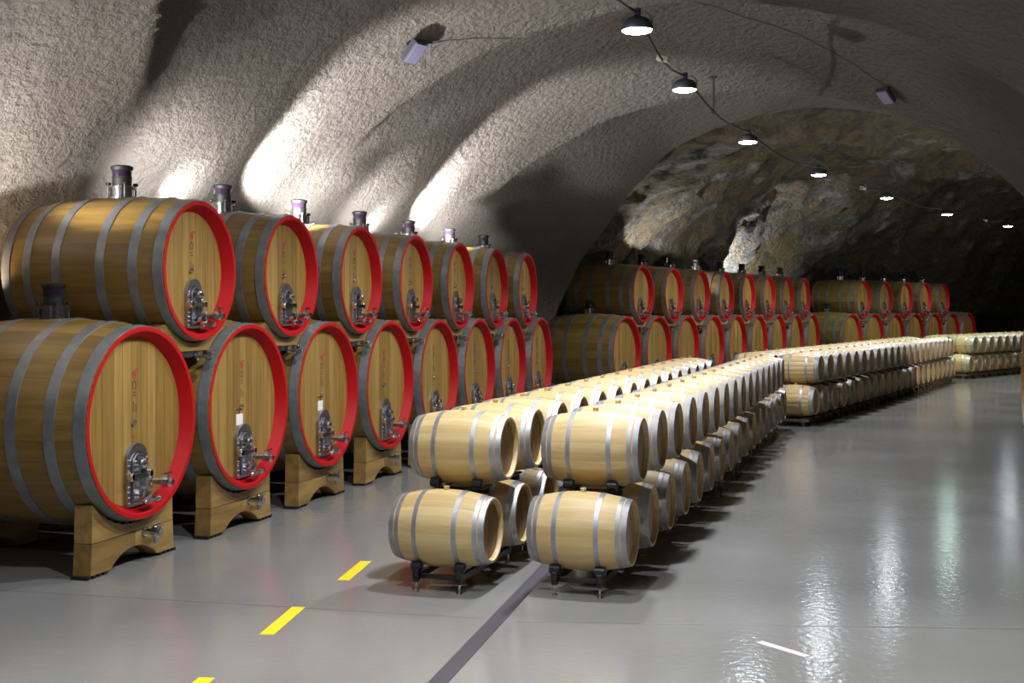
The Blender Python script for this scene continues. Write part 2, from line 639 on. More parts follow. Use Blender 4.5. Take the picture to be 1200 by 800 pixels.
def stave_geo(L, r0, r1, nst, k, ns=8, groove=0.005):
    h = PI / nst
    g = h * 0.035
    offs = [(-h, -groove), (-h + g, 0), (0, 0), (h - g, 0), (h, -groove)]
    a0 = PI / 2 + k * 2 * h
    vs = []
    for i in range(ns + 1):
        x = -L / 2 + L * i / ns
        r = prof_r(x, L, r0, r1)
        for da, dr_ in offs:
            vs.append((x, (r + dr_) * math.cos(a0 + da), (r + dr_) * math.sin(a0 + da)))
    n = len(offs)
    fs = [(i * n + j, i * n + j + 1, (i + 1) * n + j + 1, (i + 1) * n + j) for i in range(ns) for j in range(n - 1)]
    return vs, fs


def stave_normals(L, r0, r1, nst, ks, ns, tilt):
    h = PI / nst
    g = h * 0.035
    out = []
    for k in ks:
        a0 = PI / 2 + k * 2 * h
        for i in range(ns + 1):
            x = -L / 2 + L * i / ns
            sl = 8 * (r1 - r0) * x / (L * L)
            for da, ti in ((-h, -tilt), (-h + g, 0), (0, 0), (h - g, 0), (h, tilt)):
                a = a0 + da
                out.append(Vector((sl, math.cos(a) - ti * math.sin(a), math.sin(a) + ti * math.cos(a))).normalized())
    return out


def board_geo(r, y0, y1, x0, x1):
    """one board of a round head between y0 and y1"""
    g = 0.0025
    y0, y1 = y0 + g, y1 - g
    y0, y1 = max(y0, -r + 0.004), min(y1, r - 0.004)
    n = 4
    pts = []
    for k in range(n + 1):
        y = y0 + (y1 - y0) * k / n
        pts.append((y, -math.sqrt(max(1e-6, r * r - y * y))))
    for k in range(n + 1):
        y = y1 + (y0 - y1) * k / n
        pts.append((y, math.sqrt(max(1e-6, r * r - y * y))))
    return pts


def cuts(r, nb, seed):
    rnd = random.Random(seed)
    ws = [rnd.uniform(0.7, 1.3) for _ in range(nb)]
    tot = sum(ws)
    c, out = -r, []
    for w_ in ws:
        out.append((c, c + w_ / tot * 2 * r))
        c += w_ / tot * 2 * r
    return out


def hoop_geo(b, L, r0, r1, c, wd, th, n=48, mi=0):
    x0, x1 = max(-L / 2, c - wd / 2), min(L / 2, c + wd / 2)
    pr = [(x0, prof_r(x0, L, r0, r1) - 0.004), (x0, prof_r(x0, L, r0, r1) + th), (c, prof_r(c, L, r0, r1) + th),
          (x1, prof_r(x1, L, r0, r1) + th), (x1, prof_r(x1, L, r0, r1) - 0.004)]
    b.lathe(pr, n, 'x', mi=mi, smooth=False)
    for q in range(len(b.sm) - 4 * n, len(b.sm)):
        b.sm[q] = True


def arch(w_, h, n=10, drop=0.0):
    """arched outline in (y, z), base at z=0"""
    r = w_ / 2
    pts = [(-r, drop), (r, drop)]
    for k in range(n + 1):
        t = PI * k / n
        pts.append((r * math.cos(t), h - r + r * math.sin(t)))
    return pts


class CaskKind:
    def __init__(self, L, r0, r1, nst, nb, fine):
        self.L, self.r0, self.r1, self.nst, self.nb, self.fine = L, r0, r1, nst, nb, fine
        f = L / 2
        nl = 56 if fine else 36
        rh = r0 - 0.115
        self.rh = rh
        if fine:
            self.staves = []
            b = MB()
            vs, fs = stave_geo(L, r0, r1, nst, 0)
            b.add(vs, fs)
            self.stave = b.mesh('stave', 'cask_stave', normals=stave_normals(L, r0, r1, nst, [0], 8, 0.7))
            self.boards = []
            for i, (y0, y1) in enumerate(cuts(rh, nb, 11)):
                b = MB()
                b.prism(board_geo(rh, y0, y1, 0, 0), f - 0.15, f - 0.12, bev=0.003)
                self.boards.append(b.mesh('head_board', 'cask_head'))
        else:
            b = MB()
            for k in range(nst):
                vs, fs = stave_geo(L, r0, r1, nst, k, 6)
                b.add(vs, fs, tint=random.random())
            self.body = b.mesh('body', 'cask_stave', normals=stave_normals(L, r0, r1, nst, range(nst), 6, 0.5))
            b = MB()
            for i, (y0, y1) in enumerate(cuts(rh, nb, 11)):
                b.prism(board_geo(rh, y0, y1, 0, 0), f - 0.15, f - 0.12, tint=random.random())
            self.head = b.mesh('head', 'cask_head')
        b = MB()
        b.lathe([(f - 0.008, r0 + 0.001), (f, r0), (f + 0.002, r0 - 0.02), (f, r0 - 0.045), (f - 0.125, rh + 0.004), (f - 0.125, rh - 0.004)], nl)
        self.chime = b.mesh('chime', 'red')
        b = MB()
        b.lathe([(-f, r0), (-f, r0 - 0.05), (-f + 0.1, r0 - 0.1)], nl)
        b.lathe([(-f + 0.10, r0 - 0.09), (-f + 0.12, r0 - 0.09)], nl, cap0=True)
        self.rear = b.mesh('rear_head', 'cask_stave')
        self.hoops = []
        wd = 0.11 if r0 > 0.8 else 0.10
        for fr_ in (0.034, 0.175, 0.365):
            for sgn in (1, -1):
                b = MB()
                hoop_geo(b, L, r0, r1, sgn * (f - fr_ * L), wd * (1.05 if fr_ < 0.1 else 1), 0.007, nl)
                self.hoops.append((sgn, fr_, b.mesh('hoop', 'hoop')))
        b = MB()
        for c in (f - 0.034 * L, f - 0.175 * L, f - 0.365 * L):
            for q in range(-2, 3):
                a = PI / 2 + q * 0.045
                r = prof_r(c, L, r0, r1) + 0.006
                b.lathe([(0, 0.014), (0.012, 0.012), (0.014, 0.0)], 6, 'z', (c, r * math.cos(a), r * math.sin(a)))
        self.bolts = b.mesh('hoop_bolts', 'steel')
        # manhole door, standing on the lower edge of the head
        k = 1.0 if r0 > 0.8 else 0.86
        zb = -rh + 0.01
        W, H = 0.36 * k, 0.62 * k
        xo = f - 0.12

        def ring(b, W1, H1, W2, H2, x0, x1, z0, z1):
            o, i_ = arch(W1, H1), arch(W2, H2)
            n = len(o)
            vs = [(x0, p[0], p[1] + z0) for p in o] + [(x1, p[0], p[1] + z0) for p in o] + [(x1, p[0], p[1] + z1) for p in i_] + [(x0, p[0], p[1] + z1) for p in i_]
            fs = [(j * n + q, j * n + (q + 1) % n, (j + 1) % 4 * n + (q + 1) % n, (j + 1) % 4 * n + q) for j in range(3) for q in range(n)]
            b.add(vs, fs, 0, 0, False)
        b = MB()
        ring(b, W, H, W * 0.72, H * 0.80, xo - 0.01, xo + 0.04, zb, zb + H * 0.06)
        ring(b, W * 0.66, H * 0.76, W * 0.58, H * 0.70, xo - 0.01, xo + 0.065, zb + H * 0.08, zb + H * 0.11)
        for q in range(9):
            for sg in (-1, 1):
                b.lathe([(0.0, 0.012), (0.012, 0.012), (0.016, 0.006)], 6, 'x', (xo + 0.038, sg * W * 0.43, zb + H * (0.06 + 0.085 * q)), cap1=True)
        self.door_frame = b.mesh('manhole_frame', 'satin')
        b = MB()
        b.prism([(p[0], p[1] + zb + H * 0.09) for p in arch(W * 0.60, H * 0.72)], xo - 0.005, xo + 0.025, bev=0.006)
        self.door_plate = b.mesh('manhole_door', 'steel')
        b = MB()
        zc = zb + H * 0.48
        b.box((xo + 0.075, 0, zc), (0.045, W * 1.05, 0.05 * k), bev=0.008)
        for sg in (-1, 1):
            b.box((xo + 0.055, sg * W * 0.44, zc), (0.085, 0.05, 0.085 * k), bev=0.008)
        self.crossbar = b.mesh('crossbar', 'steel')
        b = MB()
        b.lathe([(0.02, 0.028), (0.09, 0.028), (0.095, 0.045), (0.12, 0.045), (0.13, 0.03)], 14, 'x', (xo, 0, zc + H * 0.19), cap1=True)
        b.lathe([(0.02, 0.03), (0.05, 0.03), (0.06, 0.018)], 12, 'x', (xo, 0, zc + H * 0.06), cap1=True)
        self.knob = b.mesh('clamp_screw', 'steel')
        b = MB()
        zs = zb + H * 0.10
        b.lathe([(0.02, 0.05), (0.12, 0.05), (0.125, 0.065), (0.15, 0.065), (0.155, 0.05)], 16, 'x', (xo, 0.01, zs + 0.04), cap1=True)
        b.box((xo + 0.15, 0.06, zs - 0.015), (0.05, 0.26 * k, 0.035), bev=0.01)
        b.lathe([(-0.02, 0.03), (0.05, 0.03)], 10, 'y', (xo + 0.15, 0.14, zs - 0.015), cap0=True, cap1=True)
        self.outlet = b.mesh('drain_outlet', 'steel')
        # sampling tap right of the door
        ty, tz = 0.30 * k * (1.0 if r0 > 0.8 else 0.95), -0.66 * r0
        b = MB()
        b.lathe([(0.0, 0.05), (0.015, 0.05), (0.02, 0.034), (0.13, 0.034), (0.135, 0.055), (0.215, 0.055), (0.22, 0.035), (0.25, 0.03)], 14, 'x', (xo, ty, tz), cap1=True)
        self.tap = b.mesh('sampling_tap', 'steel')
        b = MB()
        b.lathe([(0.03, 0.013), (0.085, 0.013)], 8, 'z', (xo + 0.19, ty, tz), cap1=True)
        b.box((xo + 0.19, ty, tz + 0.09), (0.025, 0.15, 0.016), bev=0.004)
        self.tap_handle = b.mesh('tap_handle', 'steel')
        # filling neck with smoky glass airlock on the bilge
        b = MB()
        z0 = r1 - 0.02
        b.lathe([(z0, 0.15), (z0 + 0.03, 0.15), (z0 + 0.032, 0.125), (z0 + 0.11, 0.125), (z0 + 0.112, 0.15), (z0 + 0.135, 0.15), (z0 + 0.14, 0.115), (z0 + 0.15, 0.115)], 20, 'z', cap1=True)
        for q in range(4):
            a = PI / 4 + q * PI / 2
            b.lathe([(z0 + 0.02, 0.012), (z0 + 0.16, 0.012)], 6, 'z', (0.145 * math.cos(a), 0.145 * math.sin(a), 0), cap1=True)
        self.neck = b.mesh('filling_neck', 'steel')
        b = MB()
        b.lathe([(0.15, 0.016), (0.155, 0.03), (0.178, 0.03), (0.185, 0.016)], 8, 'z', cap0=True, cap1=True)
        self.clamp = b.mesh('clamp_knob', 'rubber')
        b = MB()
        b.lathe([(z0 + 0.15, 0.102), (z0 + 0.235, 0.104), (z0 + 0.24, 0.110), (z0 + 0.250, 0.110)], 20, 'z', cap0=True, mi=1)
        b.lathe([(z0 + 0.250, 0.104), (z0 + 0.325, 0.106)], 20, 'z', cap1=True)
        self.glass = b.mesh('airlock', 'smoky', 'rubber')
        b = MB()
        b.lathe([(z0 + 0.322, 0.110), (z0 + 0.340, 0.120), (z0 + 0.362, 0.120), (z0 + 0.375, 0.09), (z0 + 0.378, 0.0)], 20, 'z', cap0=True)
        self.cap = b.mesh('airlock_cap', 'rubber')
        # printed marks on the head
        b = MB()
        zt = 0.50 * r0
        x = xo + 0.001
        b.prism([(-0.035, zt + 0.03), (-0.02, zt - 0.03), (0.0, zt - 0.045), (0.03, zt - 0.03), (0.035, zt + 0.02), (0.015, zt + 0.03), (0.0, zt + 0.05), (-0.015, zt + 0.025)], x - 0.002, x + 0.001)
        b.box((x, 0.045, zt + 0.045), (0.003, 0.03, 0.02))
        b.box((x, -0.03, -0.02 * r0 - 0.12), (0.003, 0.05, 0.012))
        self.emblem = b.mesh('emblem', 'ink_red')
        b = MB()
        for (yy, zz, a_, c_) in [(0, -0.07, 0.012, 0.03), (-0.025, -0.10, 0.01, 0.06), (0.025, -0.10, 0.01, 0.06), (0, -0.14, 0.06, 0.010), (0, -0.18, 0.035, 0.012), (0, -0.21, 0.055, 0.010), (-0.02, -0.32, 0.008, 0.10), (0.025, -0.34, 0.008, 0.08)]:
            b.box((x, yy, zt + zz), (0.003, a_, c_))
        self.mark = b.mesh('brand_mark', 'ink_dark')
        b = MB()
        b.lathe([(0, 0.03), (0.02, 0.03), (0.035, 0.02), (0.04, 0.0)], 12, 'x', (xo, -0.03, 0.0))
        self.pin = b.mesh('centre_plug', 'steel')
        b = MB()
        b.box((xo + 0.003, -0.06, -0.16 * r0), (0.004, 0.155, 0.13))
        self.label = b.mesh('paper_label', 'paper')
        b = MB()
        b.box((xo + 0.003, -0.06, -0.16 * r0 + 0.115), (0.004, 0.15, 0.014))
        b.box((xo + 0.003, -0.06, -0.16 * r0 + 0.085), (0.004, 0.008, 0.05))
        self.clip = b.mesh('label_clip', 'ink_dark')

    def build(self, front, zc, a, label, group, paper=False, red=True):
        """front: world xy of the front rim centre; a: heading of the row"""
        L = self.L
        cx, cy = front[0] - math.cos(a) * L / 2, front[1] + math.sin(a) * L / 2
        t = thing('wine_cask', label, 'cask', (cx, cy, zc - self.r1), -a, group)
        off = (0, 0, self.r1)

        def part(name, me, parent=None, rot=(0, 0, 0)):
            if parent is None:
                return link(name, me, t, off, rot)
            return link(name, me, parent, (0, 0, 0), rot)
        if self.fine:
            for k in range(self.nst):
                part('stave', self.stave, None, (k * 2 * PI / self.nst, 0, 0))
            for me in self.boards:
                part('head_board', me)
        else:
            part('body', self.body)
            part('head', self.head)
        part('chime', self.chime if red else self.plain_chime())
        part('rear_head', self.rear)
        for sgn, fr_, me in self.hoops:
            h = part('hoop', me)
            if self.fine and sgn > 0 and fr_ < 0.1:
                bb = part('hoop_bolts', self.bolts, h)
                bb['kind'] = 'stuff'
        fr = part('manhole_frame', self.door_frame)
        part('manhole_door', self.door_plate, fr)
        part('crossbar', self.crossbar, fr)
        part('clamp_screw', self.knob, fr)
        part('drain_outlet', self.outlet, fr)
        tp = part('sampling_tap', self.tap)
        part('tap_handle', self.tap_handle, tp)
        nk = part('filling_neck', self.neck)
        for q in range(4):
            ka = PI / 4 + q * PI / 2
            kk = link('clamp_knob', self.clamp, nk, (0.145 * math.cos(ka), 0.145 * math.sin(ka), self.r1 - 0.02))
        gl = part('airlock', self.glass)
        part('airlock_cap', self.cap, gl)
        if self.fine:
            part('emblem', self.emblem)
            part('brand_mark', self.mark)
            part('centre_plug', self.pin)
        if paper:
            pl = part('paper_label', self.label)
            part('label_clip', self.clip, pl)
        return t

    def plain_chime(self):
        me = self.chime.copy()
        me.materials.clear()
        me.materials.append(M['cask_stave'])
        return me


LOW_L, LOW_R0, LOW_R1, LOW_Z = 2.1, 0.950, 1.035, 1.4166
UP_L, UP_R0, UP_R1, UP_Z = 1.95, 0.747, 0.808, 2.956
PITCH = 2.10
low_fine = CaskKind(LOW_L, LOW_R0, LOW_R1, 32, 11, True)
up_fine = CaskKind(UP_L, UP_R0, UP_R1, 28, 9, True)
low_far = CaskKind(LOW_L, LOW_R0, LOW_R1, 32, 11, False)
up_far = CaskKind(UP_L, UP_R0, UP_R1, 28, 9, False)

# cradle under a lower cask: an upper plank with the saddle over two lower planks with the arch between them
ST = 0.20


def circ_z(r, y):
    return math.sqrt(max(0, r * r - y * y))


def stand_meshes():
    out = {}
    r = prof_r(LOW_L / 2 - 0.22, LOW_L, LOW_R0, LOW_R1) + 0.022
    hw, zt, zm = 0.70, 0.69, 0.33
    ys = [-0.66 + 1.32 * k / 14 for k in range(15)]
    sad = [(y, LOW_Z - circ_z(r, y)) for y in ys]
    sad = [(y, min(z, zt)) for y, z in sad]
    poly = [(-hw, zm + 0.003), (hw, zm + 0.003), (hw - 0.01, zt)] + [p for p in sad[::-1]] + [(-hw + 0.01, zt)]
    b = MB()
    b.prism(poly, -ST / 2, ST / 2, bev=0.006, ctr=(0, 0.42))
    out['upper'] = b.mesh('saddle_plank', 'stand')
    for sg, key in ((-1, 'l'), (1, 'r')):
        pts = [(0.004, zm - 0.003), (hw, zm - 0.003), (hw + 0.02, 0.03)]
        pts += [(0.44, 0.03)]
        for k in range(9):
            t = k / 8
            y = 0.40 * (1 - t) + 0.004 * t
            z = 0.03 + 0.155 * math.sin(PI / 2 * t) ** 0.8
            pts.append((y, z))
        pts = [(sg * y, z) for y, z in pts]
        b = MB()
        b.prism(pts, -ST / 2, ST / 2, bev=0.006, ctr=(sg * 0.45, 0.24))
        out[key] = b.mesh('foot_plank', 'stand')
    b = MB()
    for sg in (-1, 1):
        for k in range(4):
            b.box((0, sg * (0.48 + 0.085 * k), 0.015), (ST - 0.01, 0.05, 0.03))
    for k in range(9):
        y = -0.5 + k * 0.125
        a = math.atan2(y, circ_z(r, y))
        b.box((0, y, LOW_Z - circ_z(r - 0.011, y)), (ST - 0.02, 0.07, 0.02))
    out['pad'] = b.mesh('rubber_padding', 'rubber')
    b = MB()
    b.lathe([(0.0, 0.05), (0.015, 0.05), (0.02, 0.03), (0.10, 0.03), (0.105, 0.06), (0.16, 0.06), (0.165, 0.04), (0.19, 0.04)], 14, 'x', (ST / 2, 0.17, 0.30), cap1=True)
    b.box((ST / 2 + 0.13, 0.22, 0.355), (0.03, 0.17, 0.022), bev=0.006)
    b.lathe([(-0.11, 0.024), (0.0, 0.024)], 10, 'z', (ST / 2 + 0.13, 0.17, 0.30), cap0=True)
    out['tap'] = b.mesh('drain_tap', 'steel')
    return out


STM = stand_meshes()


def build_stand(front, a, label, group, back, inset=0.22, tap=True):
    d = inset if not back else LOW_L - inset
    x, y = front[0] - math.cos(a) * d, front[1] + math.sin(a) * d
    t = thing('cask_cradle', label, 'cradle', (x, y, 0), -a, group)
    link('saddle_plank', STM['upper'], t)
    link('foot_plank', STM['l'], t)
    link('foot_plank', STM['r'], t)
    p = link('rubber_padding', STM['pad'], t)
    p['kind'] = 'stuff'
    if tap and not back:
        link('drain_tap', STM['tap'], t)
    return t


# wedge between two lower casks that carries an upper one
def wedge_meshes():
    rl = prof_r(LOW_L / 2 - 0.22, LOW_L, LOW_R0, LOW_R1) + 0.014
    ru = prof_r(UP_L / 2 - 0.2, UP_L, UP_R0, UP_R1) + 0.012
    dz = UP_Z - LOW_Z
    h = PITCH / 2
    zb = 2.09
    pts = []
    # bottom edge, then right flank up along the right cask, saddle, left flank down
    def flank(z):
        return h - circ_z(rl, z - LOW_Z)
    zs = [zb + (2.335 - zb) * k / 6 for k in range(7)]
    right = [(flank(z), z) for z in zs]
    ytop = right[-1][0]
    sad = []
    for k in range(11):
        y = ytop - 2 * ytop * k / 10
        sad.append((y, UP_Z - circ_z(ru, y)))
    left = [(-y, z) for y, z in right[::-1]]
    mid = [p for p in sad if p[1] < 2.335 + 0.2]
    b = MB()
    b.prism([p for p in right] + mid + left, -0.1, 0.1, bev=0.004, ctr=(0, 2.17))
    w_ = b.mesh('wedge_block', 'stand')
    b = MB()
    b.lathe([(0.0, 0.045), (0.015, 0.045), (0.02, 0.026), (0.12, 0.026), (0.125, 0.05), (0.17, 0.05), (0.175, 0.03), (0.20, 0.03)], 12, 'x', (0.1, 0.06, 2.035), cap1=True)
    b.box((0.25, 0.10, 2.085), (0.026, 0.15, 0.018), bev=0.005)
    t_ = b.mesh('drain_tap', 'steel')
    b = MB()
    b.box((0.0, 0.0, 2.055), (0.18, 0.44, 0.065), bev=0.008)
    br = b.mesh('bracket', 'black')
    return w_, t_, br


WEDGE, WTAP, WBR = wedge_meshes()


def build_wedge(front, a, label, group, back):
    d = 0.2 if not back else UP_L - 0.2
    x, y = front[0] - math.cos(a) * d, front[1] + math.sin(a) * d
    t = thing('cask_wedge', label, 'wedge', (x, y, 0), -a, group)
    link('wedge_block', WEDGE, t)
    if not back:
        link('bracket', WBR, t)
        link('drain_tap', WTAP, t)
    return t


def cask_group(start, deg, face, nlow, nup, lk, uk, where, papers=()):
    a = R(deg)
    d = Vector((math.sin(a), math.cos(a)))
    a = R(face)
    s = Vector(start)
    for i in range(nlow):
        p = s + d * (PITCH * i)
        end = ' with paper label' if i in papers else ''
        lk.build(p, LOW_Z, a, 'large red-rimmed oak cask%s, lower tier of %s, %s from left' % (end, where, ORD[i]), 'lower tier casks of the ' + where, i in papers)
        build_stand(p, a, 'wooden cradle with arch and chrome tap under %s lower cask of %s' % (ORD[i], where), 'front cradles of the ' + where, False)
        build_stand(p, a, 'rear wooden cradle under the back of %s lower cask of %s' % (ORD[i], where), 'rear cradles of the ' + where, True)
    for i in range(nup):
        p = s + d * (PITCH * (i + 0.5))
        uk.build(p, UP_Z, a, 'oak cask with red rim, upper tier of %s, %s from left' % (where, ORD[i]), 'upper tier casks of the ' + where)
        build_wedge(p, a, 'oak wedge with small tap below front of %s upper cask of %s' % (ORD[i], where), 'front wedges of the ' + where, False)
        build_wedge(p, a, 'oak wedge hidden below back of %s upper cask of %s' % (ORD[i], where), 'rear wedges of the ' + where, True)


cask_group((-3.647, 11.859), HEAD1, 15.6, 8, 7, low_fine, up_fine, 'nearest cask group', (1, 2))
cask_group((2.963, 30.666), 30.2, 27.7, 9, 8, low_far, up_far, 'middle cask group')
cask_group((13.484, 47.267), 41.0, 38.4, 7, 5, low_far, up_far, 'farthest cask group')

# a lone cask of the opposite side, cut off by the right edge of the view
a = R(197)
p = Vector((7.56, 17.5))
low_far.build(p, LOW_Z, a, 'lone unpainted oak cask cut off by the right edge of the photo', None, False, False)
build_stand(p, a, 'front cradle of the lone cask at the right edge', None, False, tap=False)
build_stand(p, a, 'rear cradle of the lone cask at the right edge', None, True)

# ------------------------------------------------------------------ barriques
BL, BR0, BR1 = 0.90, 0.285, 0.35
LOWB, UPB = 0.19, 0.875      # undersides of the two tiers
BHOOPS = [(0.026, 0.046), (0.088, 0.038), (0.29, 0.042)]


def barrique_meshes():
    f = BL / 2
    out = {}
    b = MB()
    vs, fs = stave_geo(BL, BR0, BR1, 26, 0, 8, 0.0012)
    b.add(vs, fs)
    out['stave'] = b.mesh('stave', 'barrique', normals=stave_normals(BL, BR0, BR1, 26, [0], 8, 0.25))
    b = MB()
    for k in range(26):
        vs, fs = stave_geo(BL, BR0, BR1, 26, k, 8, 0.0012)
        b.add(vs, fs, tint=random.random())
    out['body'] = b.mesh('body', 'barrique', normals=stave_normals(BL, BR0, BR1, 26, range(26), 8, 0.25))
    rh = BR0 - 0.028
    out['boards'] = []
    for (y0, y1) in cuts(rh, 7, 3):
        b = MB()
        b.prism(board_geo(rh, y0, y1, 0, 0), f - 0.06, f - 0.042, bev=0.002)
        out['boards'].append(b.mesh('head_board', 'barrique_head'))
    for key, sg in (('head', 1), ('back', -1)):
        b = MB()
        for (y0, y1) in cuts(rh, 7, 3):
            x0, x1 = sorted((sg * (f - 0.06), sg * (f - 0.042)))
            b.prism(board_geo(rh, y0, y1, 0, 0), x0, x1, tint=random.random())
        out[key] = b.mesh('head', 'barrique_head')
    out['chime'] = []
    for sg in (1, -1):
        b = MB()
        b.lathe([(sg * f, BR0 + 0.001), (sg * f, BR0 - 0.018), (sg * (f - 0.045), rh - 0.001)], 36)
        out['chime'].append(b.mesh('chime', 'barrique'))
    out['hoops'] = []
    for fr_, wd in BHOOPS:
        for sg in (1, -1):
            b = MB()
            hoop_geo(b, BL, BR0, BR1, sg * (f - fr_ * BL), wd, 0.0035, 40)
            out['hoops'].append(b.mesh('hoop', 'small_hoop'))
    b = MB()
    b.lathe([(BR1 - 0.01, 0.024), (BR1 + 0.03, 0.029), (BR1 + 0.034, 0.0)], 10, 'z')
    out['bung'] = b.mesh('bung', 'barrique')
    # one-mesh version for the far blocks
    b = MB()
    for k in range(20):
        vs, fs = stave_geo(BL, BR0, BR1, 20, k, 6, 0.0012)
        b.add(vs, fs, tint=random.random())
    for sg in (1, -1):
        b.lathe([(sg * f, BR0 + 0.001), (sg * f, BR0 - 0.018), (sg * (f - 0.045), rh - 0.001)], 24)
        b.lathe([(sg * (f - 0.045), rh), (sg * (f - 0.05), 0.001)], 24, mi=1)
    for fr_, wd in BHOOPS:
        for sg in (1, -1):
            hoop_geo(b, BL, BR0, BR1, sg * (f - fr_ * BL), wd, 0.0035, 24, mi=2)
    b.lathe([(BR1 - 0.01, 0.024), (BR1 + 0.03, 0.029), (BR1 + 0.034, 0.0)], 6, 'z')
    out['far'] = b.mesh('barrique', 'barrique', 'barrique_head', 'small_hoop')
    return out


BM = barrique_meshes()


def barrique(c, zb, a, label, group, mode):
    """c: world xy of the barrel's middle; mode 0 = staves as parts, 1 = parts, 2 = one mesh"""
    if mode == 2:
        o = link('wine_barrel', BM['far'], None, (c[0], c[1], zb + BR1), (0, 0, -a))
        return tag(o, label, 'barrel', group)
    t = thing('wine_barrel', label, 'barrel', (c[0], c[1], zb), -a, group)
    off = (0, 0, BR1)
    if mode == 0:
        for k in range(26):
            link('stave', BM['stave'], t, off, (k * 2 * PI / 26, 0, 0))
        for me in BM['boards']:
            link('head_board', me, t, off)
    else:
        link('body', BM['body'], t, off)
        link('head', BM['head'], t, off)
    link('rear_head', BM['back'], t, off)
    for me in BM['chime']:
        link('chime', me, t, off)
    for me in BM['hoops']:
        link('hoop', me, t, off)
    link('bung', BM['bung'], t, off)
    return t


# racks: near block in black steel with rollers, far blocks in brown boards
RX = 0.205


def rack_meshes():
    out = {}
    b = MB()
    b.lathe([(-0.05, 0.03), (-0.045, 0.042), (0.045, 0.042), (0.05, 0.03)], 14, 'x', cap0=True, cap1=True)
    out['roller'] = b.mesh('roller', 'black')
    b = MB()
    b.box((0, 0, 0), (0.055, 0.075, 0.075), bev=0.006)
    out['block'] = b.mesh('roller_block', 'black')
    b = MB()
    b.box((0, 0, 0.135), (0.045, 1.45, 0.05), bev=0.005)
    out['rail'] = b.mesh('rail', 'black')
    b = MB()
    b.box((0, 0, 0.15), (0.05, 0.05, 0.12), bev=0.005)
    out['leg'] = b.mesh('leg', 'black')
    b = MB()
    b.lathe([(0.0, 0.03), (0.01, 0.03), (0.014, 0.011), (0.085, 0.011), (0.09, 0.02), (0.10, 0.02)], 10, 'z', cap0=True, cap1=True)
    out['foot'] = b.mesh('adjusting_foot', 'steel')
    b = MB()
    b.box((0, 0, 0.135), (0.42, 0.04, 0.04), bev=0.004)
    out['cross'] = b.mesh('cross_bar', 'black')
    # upper frame pieces
    b = MB()
    b.box((0, 0, 0), (0.07, 0.30, 0.014))
    out['flat'] = b.mesh('flat_bar', 'black')
    b = MB()
    b.box((0, 0, 0), (0.50, 0.05, 0.05), bev=0.004)
    out['spreader'] = b.mesh('spreader', 'black')
    # far block racks
    b = MB()
    for x in (-0.22, 0.22):
        b.box((x, 0, 0.13), (0.09, 1.5, 0.07))
        for y in (-0.62, 0.0, 0.62):
            b.box((x, y, 0.048), (0.09, 0.12, 0.096))
    for y in (-0.70, 0.0, 0.70):
        b.box((0.0, y, 0.13), (0.75, 0.08, 0.05))
    out['far_low'] = b.mesh('barrel_rack', 'rack_board')
    b = MB()
    for x in (-0.22, 0.22):
        b.box((x, 0, 0), (0.10, 1.5, 0.008))
    for y in (-0.41, 0.41):
        b.box((0.0, y, -0.035), (0.80, 0.17, 0.06))
    out['far_up'] = b.mesh('barrel_rack', 'rack_board')
    return out


RM = rack_meshes()


def low_rack(c, a, label, group, pitch, single=False):
    t = thing('barrel_rack', label, 'rack', (c[0], c[1], 0), -a, group)
    ys = (0.0,) if single else (-pitch / 2, pitch / 2)
    for sx in (-RX, RX):
        link('rail', RM['rail'], t, (sx, 0, 0))
        for yb in ys:
            for q in (-1, 1):
                zc = LOWB + BR1 - 0.380 * math.cos(0.60)
                link('roller', RM['roller'], t, (sx, yb + q * 0.380 * math.sin(0.60), zc))
                link('roller_block', RM['block'], t, (sx, yb + q * 0.225, zc - 0.06))
        for y in (-0.70, 0.70):
            link('leg', RM['leg'], t, (sx, y, 0))
            link('adjusting_foot', RM['foot'], t, (sx, y, 0))
    for y in (-0.66, 0.66):
        link('cross_bar', RM['cross'], t, (0, y, 0))
    return t


def up_rack(c, a, label, group):
    """one frame for one upper barrel, lying in the valley between two lower ones"""
    t = thing('barrel_rack', label, 'rack', (c[0], c[1], UPB - 0.05), -a, group)
    zr = UPB + BR1 - 0.380 * math.cos(0.60) - (UPB - 0.05)
    for sx in (-RX, RX):
        for q in (-1, 1):
            link('roller', RM['roller'], t, (sx, q * 0.380 * math.sin(0.60), zr))
        link('flat_bar', RM['flat'], t, (sx, 0, 0.028))
    link('spreader', RM['spreader'], t, (0, 0, -0.005))
    return t


